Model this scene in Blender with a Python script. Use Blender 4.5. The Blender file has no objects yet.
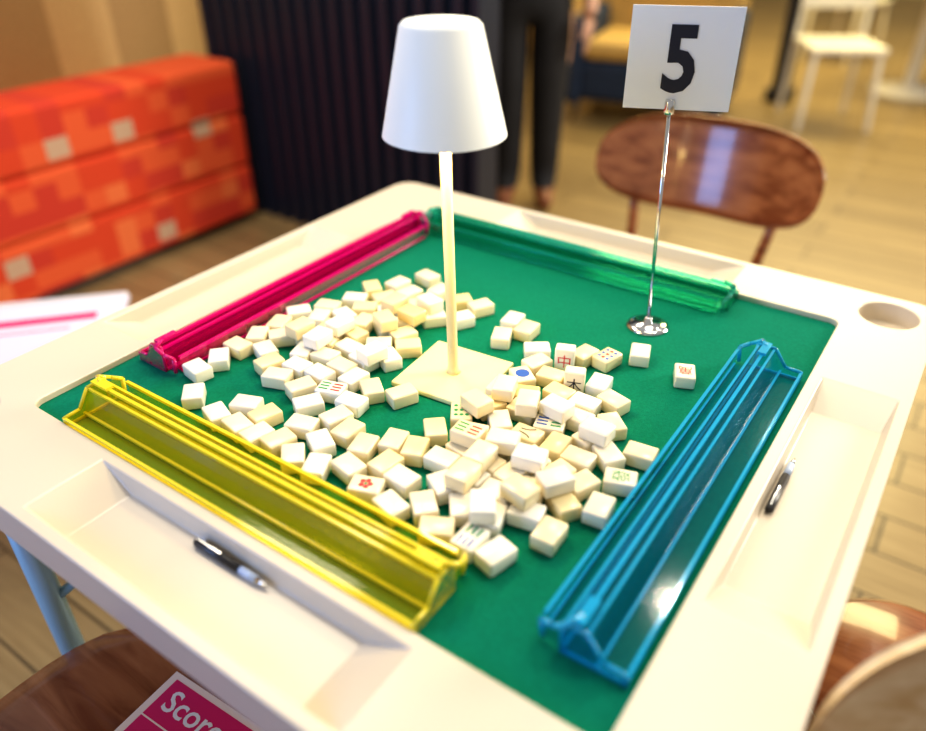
import bpy, bmesh, math, random
import numpy as np
from mathutils import Vector, Matrix
random.seed(7)
S=bpy.context.scene
try:
    S.view_settings.view_transform='Standard'
    S.view_settings.look='Medium High Contrast'
except Exception: pass
FZ=0.762; TOP=0.770
# ---------------- helpers
def link(o,parent=None):
    S.collection.objects.link(o)
    if parent: o.parent=parent
    return o
def empty(name,loc=(0,0,0),rz=0):
    e=bpy.data.objects.new(name,None); e.location=loc; e.rotation_euler=(0,0,rz); e.empty_display_size=.1
    return link(e)
def mat(name,col,rough=.5,metal=0,noise=0,nscale=20,bump=0,bscale=200,spec=.5,emit=None,es=0,coat=0,trans=0):
    m=bpy.data.materials.new(name); m.use_nodes=True
    nt=m.node_tree; b=nt.nodes['Principled BSDF']
    b.inputs['Base Color'].default_value=(*col,1); b.inputs['Roughness'].default_value=rough
    b.inputs['Metallic'].default_value=metal; b.inputs['Specular IOR Level'].default_value=spec
    b.inputs['Coat Weight'].default_value=coat
    if emit: b.inputs['Emission Color'].default_value=(*emit,1); b.inputs['Emission Strength'].default_value=es
    if noise or bump:
        tc=nt.nodes.new('ShaderNodeTexCoord')
    if noise:
        n=nt.nodes.new('ShaderNodeTexNoise'); n.inputs['Scale'].default_value=nscale; n.inputs['Detail'].default_value=4
        nt.links.new(tc.outputs['Object'],n.inputs['Vector'])
        r=nt.nodes.new('ShaderNodeValToRGB')
        r.color_ramp.elements[0].position=.3; r.color_ramp.elements[1].position=.7
        r.color_ramp.elements[0].color=(*[c*(1-noise) for c in col],1)
        r.color_ramp.elements[1].color=(*[min(1,c*(1+noise)) for c in col],1)
        nt.links.new(n.outputs['Fac'],r.inputs['Fac']); nt.links.new(r.outputs['Color'],b.inputs['Base Color'])
    if bump:
        n2=nt.nodes.new('ShaderNodeTexNoise'); n2.inputs['Scale'].default_value=bscale
        nt.links.new(tc.outputs['Object'],n2.inputs['Vector'])
        bp=nt.nodes.new('ShaderNodeBump'); bp.inputs['Strength'].default_value=bump; bp.inputs['Distance'].default_value=.002
        nt.links.new(n2.outputs['Fac'],bp.inputs['Height']); nt.links.new(bp.outputs['Normal'],b.inputs['Normal'])
    return m
def wood(name,c1,c2,rough=.35,axis=(1,8,8),coat=.2):
    m=mat(name,c1,rough,coat=coat); nt=m.node_tree; b=nt.nodes['Principled BSDF']
    tc=nt.nodes.new('ShaderNodeTexCoord'); mp=nt.nodes.new('ShaderNodeMapping'); mp.inputs['Scale'].default_value=axis
    n=nt.nodes.new('ShaderNodeTexNoise'); n.inputs['Scale'].default_value=6; n.inputs['Detail'].default_value=6; n.inputs['Distortion'].default_value=.6
    r=nt.nodes.new('ShaderNodeValToRGB'); r.color_ramp.elements[0].position=.35; r.color_ramp.elements[1].position=.65
    r.color_ramp.elements[0].color=(*c1,1); r.color_ramp.elements[1].color=(*c2,1)
    nt.links.new(tc.outputs['Object'],mp.inputs['Vector']); nt.links.new(mp.outputs['Vector'],n.inputs['Vector'])
    nt.links.new(n.outputs['Fac'],r.inputs['Fac']); nt.links.new(r.outputs['Color'],b.inputs['Base Color'])
    return m
def planks(name,c1,c2,cm,w,h,rot=0,rough=.4):
    m=mat(name,c1,rough); nt=m.node_tree; b=nt.nodes['Principled BSDF']
    tc=nt.nodes.new('ShaderNodeTexCoord'); mp=nt.nodes.new('ShaderNodeMapping'); mp.inputs['Rotation'].default_value=(0,0,rot)
    br=nt.nodes.new('ShaderNodeTexBrick'); br.inputs['Scale'].default_value=1; br.inputs['Brick Width'].default_value=w; br.inputs['Row Height'].default_value=h
    br.inputs['Mortar Size'].default_value=.004; br.inputs['Color1'].default_value=(*c1,1); br.inputs['Color2'].default_value=(*c2,1); br.inputs['Mortar'].default_value=(*cm,1)
    mp2=nt.nodes.new('ShaderNodeMapping'); mp2.inputs['Scale'].default_value=(2,30,30)
    n=nt.nodes.new('ShaderNodeTexNoise'); n.inputs['Scale'].default_value=2; n.inputs['Detail'].default_value=5
    mx=nt.nodes.new('ShaderNodeMix'); mx.data_type='RGBA'; mx.blend_type='MULTIPLY'; mx.inputs[0].default_value=.5
    r=nt.nodes.new('ShaderNodeValToRGB'); r.color_ramp.elements[0].position=.3; r.color_ramp.elements[0].color=(.5,.45,.4,1); r.color_ramp.elements[1].position=.7
    L=nt.links.new
    L(tc.outputs['Object'],mp.inputs['Vector']); L(mp.outputs['Vector'],br.inputs['Vector']); L(mp.outputs['Vector'],mp2.inputs['Vector']); L(mp2.outputs['Vector'],n.inputs['Vector'])
    L(n.outputs['Fac'],r.inputs['Fac']); L(br.outputs['Color'],mx.inputs[6]); L(r.outputs['Color'],mx.inputs[7]); L(mx.outputs[2],b.inputs['Base Color'])
    return m
class MB:
    def __init__(s): s.v=[]; s.f=[]; s.m=[]; s.sm=[]
    def add(s,vs,fs,mi=0,smooth=False,M=None):
        o=len(s.v)
        for p in vs:
            p=Vector(p)
            if M is not None: p=M@p
            s.v.append(tuple(p))
        for f in fs: s.f.append([i+o for i in f]); s.m.append(mi); s.sm.append(smooth)
    def box(s,a,b,mi=0,M=None):
        x0,y0,z0=a; x1,y1,z1=b
        s.add([(x0,y0,z0),(x1,y0,z0),(x1,y1,z0),(x0,y1,z0),(x0,y0,z1),(x1,y0,z1),(x1,y1,z1),(x0,y1,z1)],
              [(0,3,2,1),(4,5,6,7),(0,1,5,4),(1,2,6,5),(2,3,7,6),(3,0,4,7)],mi,False,M)
    def quad(s,a,b,c,d,mi=0,M=None): s.add([a,b,c,d],[(0,1,2,3)],mi,False,M)
    def lathe(s,prof,n=32,mi=0,smooth=True,M=None,cap=True):
        vs=[];fs=[]
        for r,z in prof:
            for i in range(n):
                a=2*math.pi*i/n; vs.append((r*math.cos(a),r*math.sin(a),z))
        for k in range(len(prof)-1):
            for i in range(n):
                j=(i+1)%n; fs.append((k*n+i,k*n+j,(k+1)*n+j,(k+1)*n+i))
        if cap:
            fs.append(tuple(range(n))[::-1]); fs.append(tuple((len(prof)-1)*n+i for i in range(n)))
        s.add(vs,fs,mi,smooth,M)
    def tube(s,p,q,r0,r1=None,n=12,mi=0,M=None):
        if r1 is None: r1=r0
        p=Vector(p);q=Vector(q); d=q-p; R=d.to_track_quat('Z','Y').to_matrix().to_4x4()
        T=Matrix.Translation(p)@R
        if M is not None: T=M@T
        s.lathe([(r0,0),(r1,d.length)],n,mi,True,T)
    def obj(s,name,mats,parent=None,bevel=0,auto=True):
        me=bpy.data.meshes.new(name); me.from_pydata(s.v,[],s.f)
        for m in mats: me.materials.append(m)
        for i,p in enumerate(me.polygons): p.material_index=s.m[i]; p.use_smooth=s.sm[i]
        me.update()
        o=bpy.data.objects.new(name,me); link(o,parent)
        if bevel:
            b=o.modifiers.new('b','BEVEL'); b.width=bevel; b.segments=2; b.limit_method='ANGLE'
        return o
def rrect(x0,y0,x1,y1,r,n=6):
    pts=[]
    for cx,cy,a0 in ((x1-r,y1-r,0),(x0+r,y1-r,90),(x0+r,y0+r,180),(x1-r,y0+r,270)):
        for i in range(n+1):
            a=math.radians(a0+90*i/n); pts.append((cx+r*math.cos(a),cy+r*math.sin(a)))
    return pts
def prism(name,pts,z0,z1,pts2=None):
    pts2=pts2 or pts; n=len(pts)
    vs=[(x,y,z0) for x,y in pts]+[(x,y,z1) for x,y in pts2]
    fs=[tuple(range(n))[::-1],tuple(range(n,2*n))]+[(i,(i+1)%n,n+(i+1)%n,n+i) for i in range(n)]
    me=bpy.data.meshes.new(name); me.from_pydata(vs,[],fs); me.update()
    return bpy.data.objects.new(name,me)
def evalmesh(o):
    dg=bpy.context.evaluated_depsgraph_get(); dg.update()
    return bpy.data.meshes.new_from_object(o.evaluated_get(dg))
def textmesh(txt,size,offset=0,extr=0):
    c=bpy.data.curves.new('t','FONT'); c.body=txt; c.size=size; c.offset=offset; c.extrude=extr; c.align_x='CENTER'; c.align_y='CENTER'; c.resolution_u=3
    o=bpy.data.objects.new('t',c); S.collection.objects.link(o); me=evalmesh(o)
    vs=[tuple(v.co) for v in me.vertices]; fs=[tuple(p.vertices) for p in me.polygons]
    bpy.data.objects.remove(o)
    if vs:
        xs=[v[0] for v in vs]; ys=[v[1] for v in vs]; cx=(min(xs)+max(xs))/2; cy=(min(ys)+max(ys))/2
        vs=[(v[0]-cx,v[1]-cy,v[2]) for v in vs]
    return vs,fs
# ---------------- camera
cx=Vector((.823,.568,-.0048)).normalized()
cb=Vector((.479,-.689,.544)); cb=(cb-cx*cb.dot(cx)).normalized(); cu=cb.cross(cx)
CAM=Vector((.479,-.701,FZ+.547))
cam=bpy.data.cameras.new('camera'); co=bpy.data.objects.new('camera',cam); link(co)
M=Matrix.Identity(4)
for i in range(3): M[i][0]=cx[i];M[i][1]=cu[i];M[i][2]=cb[i];M[i][3]=CAM[i]
co.matrix_world=M; cam.sensor_width=36; cam.lens=761/926*36; cam.clip_start=.02
cam.dof.use_dof=True; cam.dof.focus_distance=.92; cam.dof.aperture_fstop=1.5
S.camera=co
# ---------------- materials
m_frame=mat('table_cream_plastic',(.68,.60,.485),.30,bump=.05,bscale=400)
m_felt=mat('green_felt',(.003,.18,.11),.95,noise=.12,nscale=300,bump=.3,bscale=900,spec=.1)
m_steel=mat('leg_blue_steel',(.35,.55,.68),.35,metal=.2)
m_black=mat('black_plastic',(.02,.02,.025),.35)
m_chrome=mat('chrome',(.75,.75,.75),.12,metal=1)
m_white=mat('white_card',(.84,.87,.94),.5)
m_ink=mat('ink_black',(.01,.012,.03),.5)
m_lamp=mat('lamp_cream_metal',(.84,.75,.42),.4)
m_chair=wood('chair_walnut',(.19,.055,.02),(.38,.15,.06),.22,(1,6,6),.6)
m_floor=planks('floor_planks',(.37,.27,.13),(.27,.195,.095),(.09,.065,.035),1.1,.14,0,.3)
m_tanwall=planks('wall_tan_wood',(.60,.41,.19),(.52,.35,.16),(.36,.23,.1),3,.3)
m_panel=mat('corrugated_navy_metal',(.013,.018,.035),.38)
m_wall=mat('wall_cream',(.75,.62,.40),.8,noise=.05)
# ---------------- room
b=MB(); b.box((-3,-2,-.05),(6,11,0)); b.obj('floor',[m_floor])
b=MB(); b.box((-3.1,-2,0),(-3,11,2.9)); b.obj('wall_left',[m_tanwall])
b=MB(); b.box((-3,11,0),(6,11.1,2.9)); b.obj('wall_back',[m_wall])
# corrugated partition
b=MB(); x=-2.36; prof=[]; PY=1.50
while x<-1.0:
    prof+=[(x,PY),(x+.035,PY),(x+.045,PY+.03),(x+.07,PY+.03),(x+.08,PY)]; x+=.08
vs=[];fs=[]
for p in prof: vs+=[(p[0],p[1],0),(p[0],p[1],2.2)]
for i in range(len(prof)-1):
    if prof[i]!=prof[i+1]: fs.append((2*i,2*i+2,2*i+3,2*i+1))
b.add(vs,fs); xe=prof[-1][0]
b.box((-2.36,PY+.031,0),(xe,PY+.10,2.2)); b.box((xe,PY-.015,0),(xe+.03,PY+.11,2.22)); b.box((-2.37,PY-.015,2.2),(xe,PY+.11,2.24))
b.obj('wall_partition',[m_panel])
# ---------------- banquette
m=mat('patchwork_fabric',(.75,.09,.02),.85); nt=m.node_tree; bs=nt.nodes['Principled BSDF']
tc=nt.nodes.new('ShaderNodeTexCoord'); sn=nt.nodes.new('ShaderNodeVectorMath'); sn.operation='SNAP'; sn.inputs[1].default_value=(5,.085,.07)
wn=nt.nodes.new('ShaderNodeTexWhiteNoise'); rp=nt.nodes.new('ShaderNodeValToRGB'); rp.color_ramp.interpolation='CONSTANT'
e=rp.color_ramp.elements; e[0].position=0; e[0].color=(.66,.06,.015,1); e[1].position=.35; e[1].color=(.74,.11,.03,1)
for p,c in ((.6,(.58,.045,.02,1)),(.85,(.78,.17,.05,1)),(.95,(.55,.36,.24,1))):
    q=e.new(p); q.color=c
nt.links.new(tc.outputs['Object'],sn.inputs[0]); nt.links.new(sn.outputs[0],wn.inputs['Vector']); nt.links.new(wn.outputs['Value'],rp.inputs['Fac']); nt.links.new(rp.outputs['Color'],bs.inputs['Base Color'])
bn=empty('banquette')
for k in range(3):
    q=MB(); q.box((-2.42,-1.6,.04+.213*k),(-2.13,1.45,.25+.213*k)); o=q.obj('channel_%d'%(k+1),[m],bn); bv=o.modifiers.new('b','BEVEL'); bv.width=.02; bv.segments=4
q=MB(); q.box((-2.38,-1.55,0),(-2.2,1.43,.05)); q.obj('plinth',[m_black],bn)
q=MB(); q.box((-2.98,-1.6,.36),(-2.42,1.45,.46)); q.box((-2.98,-1.6,.0),(-2.5,1.45,.36)); q.obj('seat',[m],bn,bevel=.02)
# ---------------- table
T=empty('mahjong_table')
fr=prism('frame',rrect(-.5,-.5,.5,.5,.035),.718,TOP); link(fr,T)
cut=[]
cut.append(prism('c',rrect(-.382,-.382,.382,.382,.014),.752,.9))
def rot(pts,k):
    for _ in range(k): pts=[(-y,x) for x,y in pts]
    return pts
for k in range(4):
    top=[(-.217,-.486),(.217,-.486),(.217,-.397),(-.217,-.397)]; bot=[(-.165,-.480),(.165,-.480),(.165,-.401),(-.165,-.401)]
    cut.append(prism('c',rot(bot,k),TOP-.022,TOP+.0005,rot(top,k)))
for sx in (1,-1):
    q=[(sx*.437+.04*math.cos(a*math.pi/24),sx*.437+.04*math.sin(a*math.pi/24)) for a in range(48)]
    cut.append(prism('c',q,TOP-.03,TOP+.1))
for c in cut:
    link(c); md=fr.modifiers.new('x','BOOLEAN'); md.object=c; md.operation='DIFFERENCE'; md.solver='EXACT'
bv=fr.modifiers.new('b','BEVEL'); bv.width=.003; bv.segments=3; bv.limit_method='ANGLE'; bv.angle_limit=math.radians(12); bv.use_clamp_overlap=True
me=evalmesh(fr); fr.modifiers.clear(); fr.data=me; me.materials.clear(); me.materials.append(m_frame)
for c in cut: bpy.data.objects.remove(c)
ft=prism('felt_top',rrect(-.3818,-.3818,.3818,.3818,.014),.7521,FZ); link(ft,T); ft.data.materials.append(m_felt)
b=MB(); b.box((-.46,-.46,.69),(.46,.46,.7178)); b.obj('underframe',[m_frame],T,bevel=.004)
b=MB()
for sx in (-1,1):
    for sy in (-1,1):
        b.tube((sx*.41,sy*.44,0),(sx*.41,sy*.44,.69),.017,mi=0,n=16); b.tube((sx*.41,sy*.44,0),(sx*.41,sy*.44,.03),.021,mi=1,n=16)
        b.box((sx*.41-.03,sy*.44-.02,.66),(sx*.41+.03,sy*.44+.02,.69),1)
for sx in (-1,1):
    b.tube((sx*.41,-.44,.12),(sx*.41,.44,.12),.011,mi=0); b.tube((sx*.41,-.44,.45),(sx*.2,-.2,.69),.007); b.tube((sx*.41,.44,.45),(sx*.2,.2,.69),.007)
b.obj('legs',[m_steel,m_black],T)
# pens
m_penmid=mat('pen_blue_white',(.45,.55,.75),.3)
def pen(name,loc,rz):
    P=empty(name,loc,rz); q=MB(); R=Matrix.Rotation(math.pi/2,4,'Y')
    q.lathe([(.003,-.05),(.0045,-.048),(.0045,.015)],16,0,True,R); q.lathe([(.004,.015),(.004,.038)],16,1,True,R); q.lathe([(.004,.038),(.0008,.052)],16,2,True,R)
    q.box((-.046,-.001,.0045),(-.012,.001,.0062),2); q.obj('barrel',[m_black,m_penmid,m_chrome],P); return P
pen('pen',(.002,-.4095,TOP-.0173),0); pen('pen',(.408,.004,TOP-.0173),math.pi/2)
# ---------------- racks
def acrylic(name,tint,body,alpha):
    m=bpy.data.materials.new(name); m.use_nodes=True; nt=m.node_tree; nt.nodes.clear(); N=nt.nodes.new; L=nt.links.new
    out=N('ShaderNodeOutputMaterial'); tr=N('ShaderNodeBsdfTransparent'); tr.inputs[0].default_value=(*tint,1)
    pr=N('ShaderNodeBsdfPrincipled'); pr.inputs['Base Color'].default_value=(*body,1); pr.inputs['Roughness'].default_value=.08
    nz=N('ShaderNodeTexNoise'); nz.inputs['Scale'].default_value=30
    gl=N('ShaderNodeBsdfGlossy'); gl.inputs['Roughness'].default_value=.09; lw=N('ShaderNodeLayerWeight'); lw.inputs[0].default_value=.3
    bp=N('ShaderNodeBump'); bp.inputs['Strength'].default_value=.06; L(nz.outputs['Fac'],bp.inputs['Height']); L(bp.outputs['Normal'],gl.inputs['Normal'])
    m1=N('ShaderNodeMixShader'); m1.inputs[0].default_value=alpha; L(tr.outputs[0],m1.inputs[1]); L(pr.outputs[0],m1.inputs[2])
    m2=N('ShaderNodeMixShader'); mu=N('ShaderNodeMath'); mu.operation='MULTIPLY'; mu.inputs[1].default_value=.6; L(lw.outputs['Fresnel'],mu.inputs[0]); L(mu.outputs[0],m2.inputs[0])
    L(m1.outputs[0],m2.inputs[1]); L(gl.outputs[0],m2.inputs[2]); L(m2.outputs[0],out.inputs[0]); return m
def rack(name,tint,body,L,loc,rz,K=1.25,a1=.10,a2=.55):
    R=empty(name,loc,rz); ms=[acrylic(name+'_sheet',tint,body,a1),acrylic(name+'_edge',tint,body,a2)]
    h=L/2; b=MB()
    q=lambda v0,z0,v1,z1:b.quad((-h,v0*K,z0),(h,v0*K,z0),(h,v1*K,z1),(-h,v1*K,z1))
    def e(v,z,w=.0016,l=h): b.box((-l,v*K-w,z-w),(l,v*K+w,z+w),1)
    q(0,.0025,.046,.0025); q(0,.0025,0,.011); q(.020,.0025,.030,.033); q(.030,.033,.046,.033); q(.046,.033,.046,.0025)
    for v,z in ((0,.0022),(0,.011),(.020,.004),(.030,.033),(.046,.033),(.046,.0022)): e(v,z)
    for u in (-h,h):
        s=1 if u>0 else -1; pl=[(0,.001),(0,.012),(.016,.013),(.029,.035),(.047,.035),(.047,.001)]
        for uu in (u,u-s*.004):
            b.add([(uu,v*K,z) for v,z in pl],[tuple(range(6))],0)
        for i in range(6):
            v0,z0=pl[i]; v1,z1=pl[(i+1)%6]; b.tube((u-s*.002,v0*K,z0),(u-s*.002,v1*K,z1),.0022,mi=1,n=6)
    l=h-.012
    b.quad((-l,.050*K,.002),(l,.050*K,.002),(l,.064*K,.002),(-l,.064*K,.002)); b.quad((-l,.064*K,.002),(l,.064*K,.002),(l,.064*K,.022),(-l,.064*K,.022))
    e(.050,.002,.0015,l); e(.064,.002,.0015,l); e(.064,.022,.002,l)
    b.box((-h+.01,.037*K-.002,.0345),(h-.01,.037*K+.002,.0385),1)
    for s in (-1,1):
        u=s*(h-.004)
        pts=[(u,.062*K,.003),(u,.064*K,.024),(u+s*.006,.055*K,.030),(u+s*.008,.044*K,.038),(u-s*.01,.038*K,.041)]
        for i in range(4): b.tube(pts[i],pts[i+1],.0028,mi=1,n=8)
        b.box((min(u,u-s*.03),.033*K,.0385),(max(u,u-s*.03),.041*K,.042),1)
        b.quad((u,.050*K,.003),(u,.066*K,.003),(u,.066*K,.026),(u,.050*K,.030),0)
    b.obj('body',ms,R); return R
z=FZ+.0008
rack('yellow_tile_rack',(1,.94,.20),(1,.84,.05),.52,(-.055,-.380,z),0,a1=.16,a2=.8)
rack('blue_tile_rack',(.52,.90,.98),(.02,.50,.88),.53,(.373,-.06,z),math.pi/2,a1=.07,a2=.6)
rack('green_tile_rack',(.35,.92,.80),(.03,.45,.35),.545,(-.035,.379,z),math.pi,1.0,.05,.3)
rack('red_tile_rack',(.90,.08,.42),(.85,.005,.26),.55,(-.366,.035,z),-math.pi/2,1.1,.25,.65)
# ---------------- lamp
LX,LY=.002,-.036
P=empty('table_lamp',(LX,LY,FZ+.0003),.08)
b=MB(); b.box((-.058,-.058,.0),(.058,.058,.007)); b.obj('base_plate',[m_lamp],P,bevel=.002)
lean=Vector((-.0062,-.0050,.424))
Q=Matrix.Identity(4); Q[0][2]=lean.x/.424; Q[1][2]=lean.y/.424
b=MB(); b.lathe([(.0095,.007),(.0075,.012),(.0065,.02),(.0065,.40)],20,M=Q); b.obj('stem',[m_lamp],P)
m_shade=mat('lamp_shade_white',(.90,.92,.88),.45,emit=(1,.97,.88),es=.10)
b=MB(); b.lathe([(.067,.312),(.042,.420),(.038,.424),(.0,.424)],48,cap=False,M=Q); b.lathe([(.0655,.312),(.041,.417),(0,.417)],48,cap=False,M=Q); b.lathe([(.067,.312),(.0655,.312)],48,cap=False,M=Q); b.lathe([(.052,.335),(.052,.338)],32,1,M=Q); b.obj('shade',[m_shade,mat('lamp_diffuser',(.95,.85,.6),.5,emit=(1,.78,.35),es=2.5)],P)
l=bpy.data.lights.new('lamp_light','AREA'); l.shape='DISK'; l.size=.09; l.energy=.9; l.color=(1,.70,.28); lo=bpy.data.objects.new('bulb_light',l); link(lo,P); lo.location=(-.004,-.003,.330)
# ---------------- sign
P=empty('number_sign',(.157,.226,FZ+.0003))
b=MB(); b.lathe([(.030,0),(.030,.002),(.024,.005),(.006,.007),(.005,.014)],32); b.tube((0,0,.006),(-.010,-.007,.31),.0026,n=12); b.lathe([(.0055,.0),(.0065,.004),(.0065,.014),(.0055,.018)],16,M=Matrix.Translation((-.010,-.007,.298))); b.obj('stand',[m_chrome],P)
C=Matrix.Translation((-.004,-.004,.361))@Matrix.Rotation(math.radians(23),4,'Z')
b=MB(); b.box((-.0625,-.0012,-.0575),(.0625,.0012,.0575),0,C); b.obj('card',[m_white],P)
vs,fs=textmesh('5',.102,.0028,.0004); vs=[(x*.82,y,z_) for x,y,z_ in vs]; b=MB(); b.add(vs,fs,0,False,C@Matrix.Translation((-.002,-.0018,0))@Matrix.Rotation(math.pi/2,4,'X')); b.obj('digit',[m_ink],P)
# ---------------- tiles : base-36 pairs, millimetres on the felt (+500)
TL,TW,TH=.0345,.0255,.0175
TILES='8ti885gz7hg28ifo93gla1hga1g27jew78dq82dp8iei9geuaeemb1ffb9h7c6hbbyfu76cm86cf8zcp9ddfa9dk68ch6abc7cb46rah5lao6b9t5r996e867k6m7xbc8uao8ubg9xbn9yaxaibtarckblcdb4dic2dp809l8w9k999za99vaiaqbea9b49gad93cdagd2avc996b58kbv7pcf8fe1h2e8fseigqa05ia06kb361aw6zbw6dbv5jcz5ocu6td17rdx61e15dea6sf579fd5hg17hfe8agq5xhv60h76zgy7yg88oi17fiq74jf6eke7qjg8diw7rfkdgfveag2fegvfgheg5i4gmj1hlkwh6gxe8hye6ioejgnd0fvccg1bcgnbrhac2hmd8i4ccikd4j7dkjbcgjvcwgeajh1aug19lgr9thga5hnb0i6bdi9acivanjcb7jubwkgbpl8boh490hr9b'
def d(s): return (int(s,36)-500)/1000
raw=[(d(TILES[i:i+2]),d(TILES[i+2:i+4]),0) for i in range(0,len(TILES)//4*4,4)]
raw+=[(.128,-.204,0),(.154,-.194,0),(.167,-.166,0),(.184,-.154,0),(.206,-.139,0),(.225,-.130,0),(.272,-.163,0),(.270,-.124,0),(.216,-.170,0)]
raw+=[(-.092,-.084,1),(-.112,.025,1),(-.154,.039,1),(-.176,-.053,1),(-.215,-.090,1),(.076,-.098,1),(.091,-.055,1),(.132,-.065,1),(.160,-.057,1),(.108,-.154,1),(.143,-.148,1),(.136,-.177,1),(.182,-.151,1),(.222,-.168,1),(.181,-.240,1),(.200,-.201,1),(.139,-.209,1),(.220,-.069,1),(-.132,-.010,1),(-.112,.067,1),(-.177,-.095,1)]
kinds={71:'flower',94:'木',88:'中',113:'bam',98:'dots',92:'萬',129:'發',85:'ring',112:'八',47:'bam2',80:'bam',90:'dots2',140:'bam2'}
stand={94,88}
rng=random.Random(3)
n=len(raw); P2=np.array([(a,b_) for a,b_,c in raw]); lay=np.array([c for a,b_,c in raw]); ang=np.array([rng.choice([0,90])+rng.gauss(0,22) for _ in range(n)])*math.pi/180
LL=np.full(n,TL); WW=np.full(n,TW)
for k in stand: ang[k]=.36; LL[k]=TW; WW[k]=TH
def mtv(p,a,l,w,p2,a2,l2,w2):
    A=[np.array([math.cos(a),math.sin(a)]),np.array([-math.sin(a),math.cos(a)]),np.array([math.cos(a2),math.sin(a2)]),np.array([-math.sin(a2),math.cos(a2)])]
    d=p2-p; best=None
    for x in A:
        r=l/2*abs(A[0]@x)+w/2*abs(A[1]@x)+l2/2*abs(A[2]@x)+w2/2*abs(A[3]@x); s=d@x; o=r-abs(s)
        if o<=0: return None
        if best is None or o<best[0]: best=(o,x*(1 if s>=0 else -1))
    return best
g=.0004
for it in range(240):
    mv=0
    D=np.hypot(P2[:,None,0]-P2[None,:,0],P2[:,None,1]-P2[None,:,1])
    ok=(lay[:,None]==lay[None,:])
    for k in stand: ok[k,:]=True; ok[:,k]=True
    I,J=np.where((D<.045)&ok)
    for i,j in zip(I,J):
        if i<j:
            r=mtv(P2[i],ang[i],LL[i]+g,WW[i]+g,P2[j],ang[j],LL[j]+g,WW[j]+g)
            if r: P2[i]-=r[1]*r[0]*.5; P2[j]+=r[1]*r[0]*.5; mv+=r[0]
    for i in range(n):
        r=mtv(np.array([LX,LY]),.08,.118,.118,P2[i],ang[i],TL,TW)
        if r: P2[i]+=r[1]*r[0]
        P2[i][1]=max(P2[i][1],-.278); P2[i][0]=min(P2[i][0],.270)
        if P2[i][1]>-.25: P2[i][0]=max(P2[i][0],-.270)
    if mv<1e-4: break
tb=bmesh.new(); bmesh.ops.create_cube(tb,size=1); bmesh.ops.scale(tb,vec=(TL,TW,TH),verts=tb.verts)
bmesh.ops.bevel(tb,geom=list(tb.edges),offset=.0024,segments=3,affect='EDGES',profile=.5)
tb.verts.index_update(); tv=[v.co.copy() for v in tb.verts]; tf=[[v.index for v in f.verts] for f in tb.faces]
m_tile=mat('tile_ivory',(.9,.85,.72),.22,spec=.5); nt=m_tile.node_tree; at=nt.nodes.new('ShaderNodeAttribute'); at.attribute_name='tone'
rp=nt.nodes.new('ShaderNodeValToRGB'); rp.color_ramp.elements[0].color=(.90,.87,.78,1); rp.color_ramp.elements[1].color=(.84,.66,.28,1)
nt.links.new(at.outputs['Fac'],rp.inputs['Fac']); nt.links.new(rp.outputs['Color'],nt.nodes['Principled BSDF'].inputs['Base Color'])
inks=[mat('ink_red',(.7,.02,.03),.4),mat('ink_green',(.01,.3,.1),.4),mat('ink_blue',(.02,.1,.45),.4),m_ink]
b=MB(); tone=[]
glyph={k:textmesh(k,.02) for k in ('中','發','木','八','萬')}
for i in range(n):
    z=FZ+TH/2+.0003+(TH+.0004 if lay[i] else 0)
    Mx=Matrix.Translation((P2[i][0],P2[i][1],z))@Matrix.Rotation(ang[i],4,'Z')
    if i in stand:
        nx,ny=math.sin(ang[i]),-math.cos(ang[i])
        Mx=Matrix(((0,-ny,nx,P2[i][0]),(0,nx,ny,P2[i][1]),(-1,0,0,FZ+TL/2+.0003),(0,0,0,1)))
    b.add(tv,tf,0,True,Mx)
    t=min(1,max(0,rng.gauss(.32,.27)+.3*math.exp(-((P2[i][0]-.05)**2+(P2[i][1]+.05)**2)/.02)))  # random tone, plus the lamp's warm glow put into tile colour near the centre
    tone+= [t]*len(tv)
    k=kinds.get(i)
    if k:
        zt=TH/2+.0002; c0=len(b.v)
        def disc(x,y,r,mi,nn=12): b.add([(x+r*math.cos(q*2*math.pi/nn),y+r*math.sin(q*2*math.pi/nn),zt) for q in range(nn)],[tuple(range(nn))],mi,False,Mx)
        if k in glyph:
            vs,fs=glyph[k]; b.add([(x,y,zt) for x,y,_ in vs],fs,{'中':1,'發':2,'萬':1}.get(k,4),False,Mx@Matrix.Rotation(math.pi/2,4,'Z'))
        elif k=='flower':
            for q in range(5): disc(.005*math.cos(q*1.257),.005*math.sin(q*1.257),.003,1)
            disc(0,0,.002,2)
        elif k=='ring':
            disc(0,0,.009,3,20); 
        elif k.startswith('dots'):
            for ax in (-1,0,1):
                for ay in (-1,0,1): disc(ax*.009,ay*.0065,.0025,2 if k=='dots' else (3 if ay else 1))
        else:
            for ax in (-1,1):
                for ay in (-1,0,1): b.add([(ax*.008+dx,ay*.006+dy,zt) for dx,dy in ((-.006,-.0013),(.006,-.0013),(.006,.0013),(-.006,.0013))],[(0,1,2,3)],(2 if ax>0 else 3) if k=='bam' else (1 if ax>0 else 2),False,Mx)
        tone+=[0]*(len(b.v)-c0)
o=b.obj('mahjong_tiles',[m_tile]+inks); a=o.data.attributes.new('tone','FLOAT','POINT'); a.data.foreach_set('value',tone)
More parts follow.
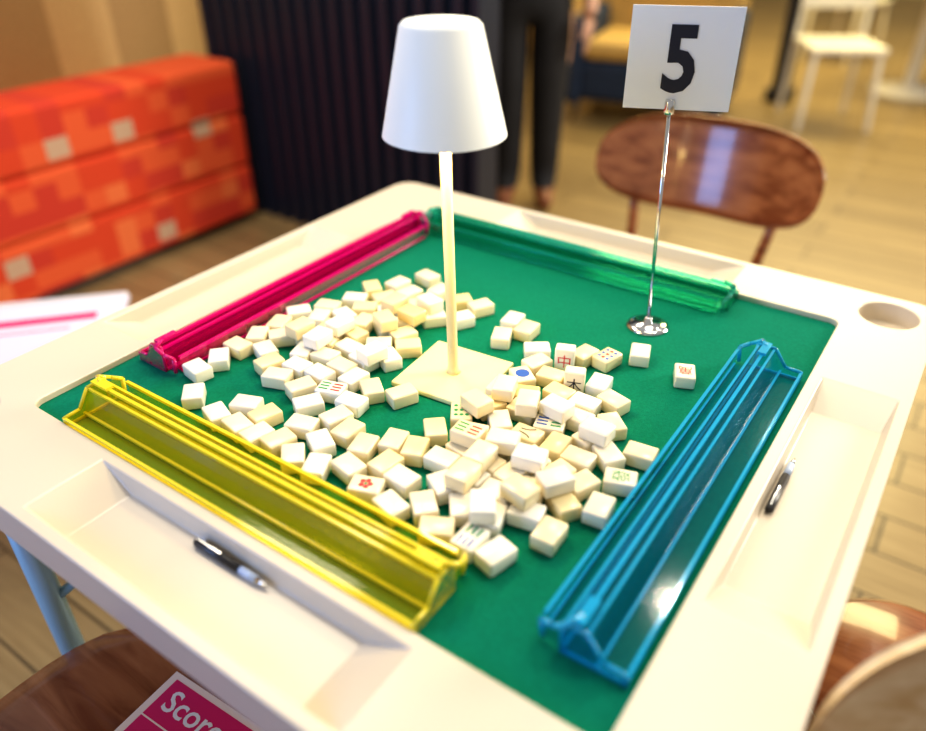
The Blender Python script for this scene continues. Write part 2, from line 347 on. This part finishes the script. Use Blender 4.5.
# ---------------- chairs
def chair(name,loc,rz,W=.54,mw=m_chair,mseat=None):
    P=empty(name,loc,rz); b=MB(); mseat=mseat or mw
    N=40; rings=[(0,.442),(.5,.444),(.85,.450),(.97,.456),(1,.450),(.98,.436),(.85,.428),(0,.426)]
    vs=[];fs=[]
    for r,z in rings:
        for i in range(N):
            a=2*math.pi*i/N; c,s=math.cos(a),math.sin(a); k=(abs(c)**3.2+abs(s)**3.2)**(-1/3.2); vs.append((.22*r*k*c,.21*r*k*s,z))
    for k in range(len(rings)-1):
        for i in range(N): j=(i+1)%N; fs.append((k*N+i,k*N+j,(k+1)*N+j,(k+1)*N+i))
    b.add(vs,fs,0,True); b.obj('seat',[mseat],P)
    for k,(sx,sy) in enumerate(((-1,-1),(1,-1),(-1,1),(1,1))):
        b=MB(); b.tube((sx*.15,sy*.14,.43),(sx*.20,sy*.20,0),.017,.011,16); b.obj('leg_%d'%(k+1),[mw],P)
    b=MB()
    for sx in (-1,1): b.tube((sx*.15,.15,.43),(sx*.19,.235,.72),.014,.010,12)
    b.tube((-.15,.14,.40),(.15,.14,.40),.011); b.tube((-.15,-.14,.40),(.15,-.14,.40),.011); b.obj('back_posts',[mw],P)
    b=MB(); ns,nt_=36,10; vs=[]; fs=[]
    for lay_ in (0,1):
        for i in range(ns+1):
            s=-1+2*i/ns; s=math.copysign(1-(1-abs(s))**1.5,s); h=.108*max(0,1-abs(s)**3.5)**(1/2.4)
            for j in range(nt_+1):
                t=-1+2*j/nt_; vs.append((W/2*s,.26-.095*s*s+.035*t*h/.112-(0 if lay_ else .014),.70+h*t+ .01*s*s))
    K=(ns+1)*(nt_+1)
    for i in range(ns):
        for j in range(nt_):
            a=i*(nt_+1)+j; fs.append((a,a+nt_+1,a+nt_+2,a+1)); fs.append((K+a,K+a+1,K+a+nt_+2,K+a+nt_+1))
        for j in (0,nt_):
            a=i*(nt_+1)+j; fs.append((a,K+a,K+a+nt_+1,a+nt_+1) )
    b.add(vs,fs,0,True); o=b.obj('backrest',[mw],P); return P
chair('dining_chair',(-.055,.90,0),0)
m_lw=wood('chair_light_oak',(.62,.40,.19),(.85,.66,.42),.22,(1,6,6),.5)
chair('dining_chair',(.806,-.350,0),.24,mw=m_lw,mseat=m_chair)
chair('dining_chair',(-.10,-.57,0),math.pi)
P=empty('round_stool',(.605,.10,0)); b=MB(); b.lathe([(0,.425),(.12,.425),(.135,.433),(.137,.445),(.125,.452),(0,.452)],40,cap=False)
for k in range(3):
    a=k*2.094+.5; b.tube((.08*math.cos(a),.08*math.sin(a),.43),(.12*math.cos(a),.12*math.sin(a),0),.014,.01)
b.obj('body',[m_chair],P)
# score card on chair seat
m_mag=mat('card_magenta',(.68,.015,.17),.45); m_cream=mat('card_cream',(.9,.82,.75),.5)
P=empty('score_card',(-.05,-.50,.4575),math.radians(3))
b=MB(); b.box((-.11,-.09,0),(.11,.09,.0012),0); b.box((-.10,-.082,.0012),(.10,.082,.0016),1)
for yy in (.028,.0,-.03): b.box((-.10,yy-.001,.0016),(.10,yy+.001,.0019),0)
b.box((-.02,-.08,.0016),(-.018,.028,.0019),0)
b.obj('card',[m_cream,m_mag],P)
vs,fs=textmesh('Score',.04,.0006); b=MB(); b.add(vs,fs,0,False,Matrix.Translation((-.042,.058,.002))); b.obj('title_text',[m_white],P)
# leaflets and stool on the left
P=empty('side_stool',(-1.16,-.12,0),-.75); m_stool=mat('stool_white',(.62,.60,.66),.5)
b=MB(); b.box((-.2,-.25,.43),(.2,.25,.46)); b.obj('seat',[m_stool],P,bevel=.01)
b=MB()
for sx in (-1,1):
    for sy in (-1,1): b.tube((sx*.16,sy*.2,.43),(sx*.19,sy*.23,0),.015,.011)
b.obj('legs',[m_chair],P)
P=empty('leaflet',(-1.13,-.08,.4605),-.72)
b=MB(); b.box((-.15,-.21,0),(.15,.21,.003),0); b.box((-.08,-.12,.003),(-.05,.15,.0035),1); b.box((-.02,-.17,.003),(-.015,.10,.0035),1); b.obj('paper',[mat('paper_white',(.70,.66,.80),.6),m_mag],P)
# ---------------- background furniture
m_cw=mat('cafe_white',(.85,.80,.68),.5)
def cafe_chair(name,loc,rz):
    P=empty(name,loc,rz); b=MB(); b.box((-.21,-.21,.43),(.21,.21,.46)); b.box((-.21,.18,.62),(.21,.21,.85))
    for sx in (-1,1):
        b.tube((sx*.18,-.18,.43),(sx*.2,-.22,0),.016); b.tube((sx*.19,.195,.84),(sx*.2,.24,0),.016)
    b.obj('body',[m_cw],P,bevel=.008)
cafe_chair('cafe_chair',(-.42,4.5,0),.5); cafe_chair('cafe_chair',(.55,4.9,0),-1.8); cafe_chair('cafe_chair',(-.75,6.5,0),2.8)
P=empty('cafe_table',(-.1,5.6,0)); b=MB(); b.lathe([(.4,.72),(.42,.73),(.42,.75),(.4,.755)],40); b.lathe([(.25,0),(.24,.02),(.04,.05),(.035,.72)],24); b.obj('body',[m_cw],P)
b=MB(); b.box((-.83,4.82,0),(-.73,4.92,2.9)); b.box((-.86,4.79,0),(-.70,4.95,.08)); b.obj('support_post',[m_black],None,bevel=.005)
m_navy=mat('navy_upholstery',(.015,.03,.07),.8,noise=.2); m_tan=mat('tan_leather',(.55,.36,.12),.5,noise=.1)
P=empty('armchair',(-1.38,4.1,0),.2); b=MB()
b.box((-.4,-.35,.12),(.4,.35,.36)); b.box((-.48,-.38,.1),(-.38,.4,.6)); b.box((.38,-.38,.1),(.48,.4,.6)); b.obj('shell',[m_navy],P,bevel=.04)
b=MB(); b.box((-.38,-.36,.36),(.38,.28,.47)); b.box((-.46,.28,.1),(.46,.42,.85)); b.obj('cushions',[m_tan],P,bevel=.04)
b=MB()
for sx in (-1,1):
    for sy in (-1,1): b.tube((sx*.4,sy*.32,.12),(sx*.42,sy*.34,0),.02,.014)
b.obj('feet',[m_black],P)
# ---------------- person
m_cloth=mat('black_clothes',(.012,.012,.016),.8,noise=.3,nscale=8); m_skin=mat('skin',(.62,.36,.25),.5); m_shoe=mat('brown_shoes',(.22,.08,.035),.4); m_hair=mat('dark_hair',(.03,.018,.012),.6)
def skin(name,V,E,R,parent,mats,lv=2,fn=None,root=0):
    me=bpy.data.meshes.new(name); me.from_pydata(V,E,[]); o=bpy.data.objects.new(name,me); link(o)
    o.modifiers.new('s','SKIN'); sv=me.skin_vertices[0].data
    for i,r in enumerate(R): sv[i].radius=(r if isinstance(r,tuple) else (r,r)); sv[i].use_root=(i==root)
    su=o.modifiers.new('u','SUBSURF'); su.levels=lv; su.render_levels=lv
    m2=evalmesh(o); bpy.data.objects.remove(o); m2.materials.clear()
    for x in mats: m2.materials.append(x)
    for p in m2.polygons:
        p.use_smooth=True
        if fn: p.material_index=fn(p.center)
    o=bpy.data.objects.new(name,m2); link(o,parent); return o
PR=empty('standing_person',(-1.25,2.30,0),math.radians(28))
V=[(0,0,.95),(0,0,1.08),(0,0,1.25),(0,.0,1.38),(0,-.01,1.47),(0,-.02,1.55),
 (-.09,0,.86),(-.085,-.01,.50),(-.085,.02,.12),(-.09,-.06,.045),(-.095,-.15,.035),
 (.09,0,.86),(.085,.0,.50),(.085,.04,.12),(.09,-.04,.045),(.10,-.13,.035),
 (-.17,0,1.37),(-.23,.02,1.10),(-.24,-.06,.88),(-.24,-.08,.82),
 (.17,0,1.37),(.23,.02,1.10),(.24,-.06,.88),(.24,-.08,.82)]
E=[(0,1),(1,2),(2,3),(3,4),(4,5),(0,6),(6,7),(7,8),(8,9),(9,10),(0,11),(11,12),(12,13),(13,14),(14,15),(3,16),(16,17),(17,18),(18,19),(3,20),(20,21),(21,22),(22,23)]
Rr=[(.15,.11),(.13,.10),(.15,.11),(.12,.09),.055,.05,.11,.085,.07,.048,.036,.11,.085,.07,.048,.036,.065,.046,.032,.028,.065,.046,.032,.028]
def pm(c):
    if c.z<.085: return 2
    if c.z>1.455 or (abs(c.x)>.17 and c.z<.9): return 1
    return 0
skin('body',V,E,Rr,PR,[m_cloth,m_skin,m_shoe],2,pm)
for sx in (-1,1):
    Vh=[(sx*.24,-.08,.83),(sx*.24,-.085,.78)];Eh=[(0,1)];Rh=[.026,(.02,.036)]
    for k,(dy,ln) in enumerate(((-.03,.065),(-.01,.075),(.012,.07),(.032,.055))):
        i=len(Vh); Vh+=[(sx*.24,-.085+dy,.75),(sx*.236,-.087+dy,.75-ln*.5),(sx*.225,-.09+dy,.75-ln)]; Eh+=[(1,i),(i,i+1),(i+1,i+2)]; Rh+=[.0095,.0085,.0075]
    i=len(Vh); Vh+=[(sx*.225,-.115,.79),(sx*.215,-.13,.76),(sx*.21,-.135,.735)]; Eh+=[(0,i),(i,i+1),(i+1,i+2)]; Rh+=[.012,.010,.009]
    skin('hand_'+('l' if sx<0 else 'r'),Vh,Eh,Rh,PR,[m_skin],1)
q=bmesh.new(); bmesh.ops.create_uvsphere(q,u_segments=32,v_segments=24,radius=1)
for v in q.verts:
    x,y,zz=v.co; f=1-.22*max(0,-zz)
    x*=.075*f; y=y*.095*f-(.012 if zz<0 and y<0 else 0); z2=zz*.115
    dd=math.exp(-((x/.012)**2+((z2+.012)/.03)**2)); 
    if v.co.y<0: y-=.02*dd; y+=.008*(math.exp(-(((abs(x)-.03)/.013)**2+((z2-.012)/.012)**2)))
    v.co=(x,y,z2)
me=bpy.data.meshes.new('head'); q.to_mesh(me); me.materials.append(m_skin); me.materials.append(m_hair)
for p in me.polygons:
    p.use_smooth=True; c=p.center
    if c.z>.06 or (c.y>.0 and c.z>-.06): p.material_index=1
h=bpy.data.objects.new('head',me); link(h,PR); h.location=(0,-.03,1.62)
b=MB()
for sx in (-1,1):
    b.lathe([(.001,-.009),(.007,-.005),(.009,0),(.007,.005),(.001,.009)],12,0,M=Matrix.Translation((sx*.03,-.105,1.632))); b.lathe([(.001,-.005),(.004,0),(.001,.005)],8,1,M=Matrix.Translation((sx*.03,-.112,1.632)))
    b.lathe([(.004,-.028),(.012,-.01),(.014,.01),(.004,.028)],10,2,M=Matrix.Translation((sx*.077,-.03,1.62)))
b.lathe([(.001,-.022),(.005,0),(.001,.022)],10,3,M=Matrix.Translation((0,-.118,1.572))@Matrix.Rotation(math.pi/2,4,'Y')); b.obj('face_features',[m_white,m_ink,m_skin,mat('lips',(.5,.15,.12),.4)],PR)
# ---------------- light
def area(name,loc,tgt,size,e,col):
    l=bpy.data.lights.new(name,'AREA'); l.size=size; l.energy=e; l.color=col; o=bpy.data.objects.new(name,l); link(o); o.location=loc
    o.rotation_euler=(Vector(tgt)-Vector(loc)).to_track_quat('-Z','Y').to_euler(); return o
area('window_light_right',(2.4,2.8,1.8),(0,0,.7),1.0,105,(1,.93,.80))
area('window_light_cool',(-.95,-1.75,1.45),(-.15,-.45,.72),.8,19,(.24,.46,1))
area('ceiling_light',(.3,.6,2.8),(.1,.1,0),.7,14,(1,.88,.68))
area('ceiling_light_back',(-.6,5.5,2.8),(-.6,5.2,0),2.5,200,(1,.82,.38))
area('ceiling_light_lounge',(-1.5,.5,2.8),(-2.4,.4,.4),1.0,32,(1,.88,.7))
k=0
for x,y in ((.0,1.5),(.6,1.9),(-.6,1.9),(-.9,.5),(.9,.7),(.1,2.8)):
    k+=1; area('downlight_%d'%k,(x,y,2.75),(x*.8,y*.8,0),.08,7,(1,.9,.72))
w=bpy.data.worlds.new('world'); S.world=w; w.use_nodes=True; w.node_tree.nodes['Background'].inputs[0].default_value=(1,.96,.92,1); w.node_tree.nodes['Background'].inputs[1].default_value=.34
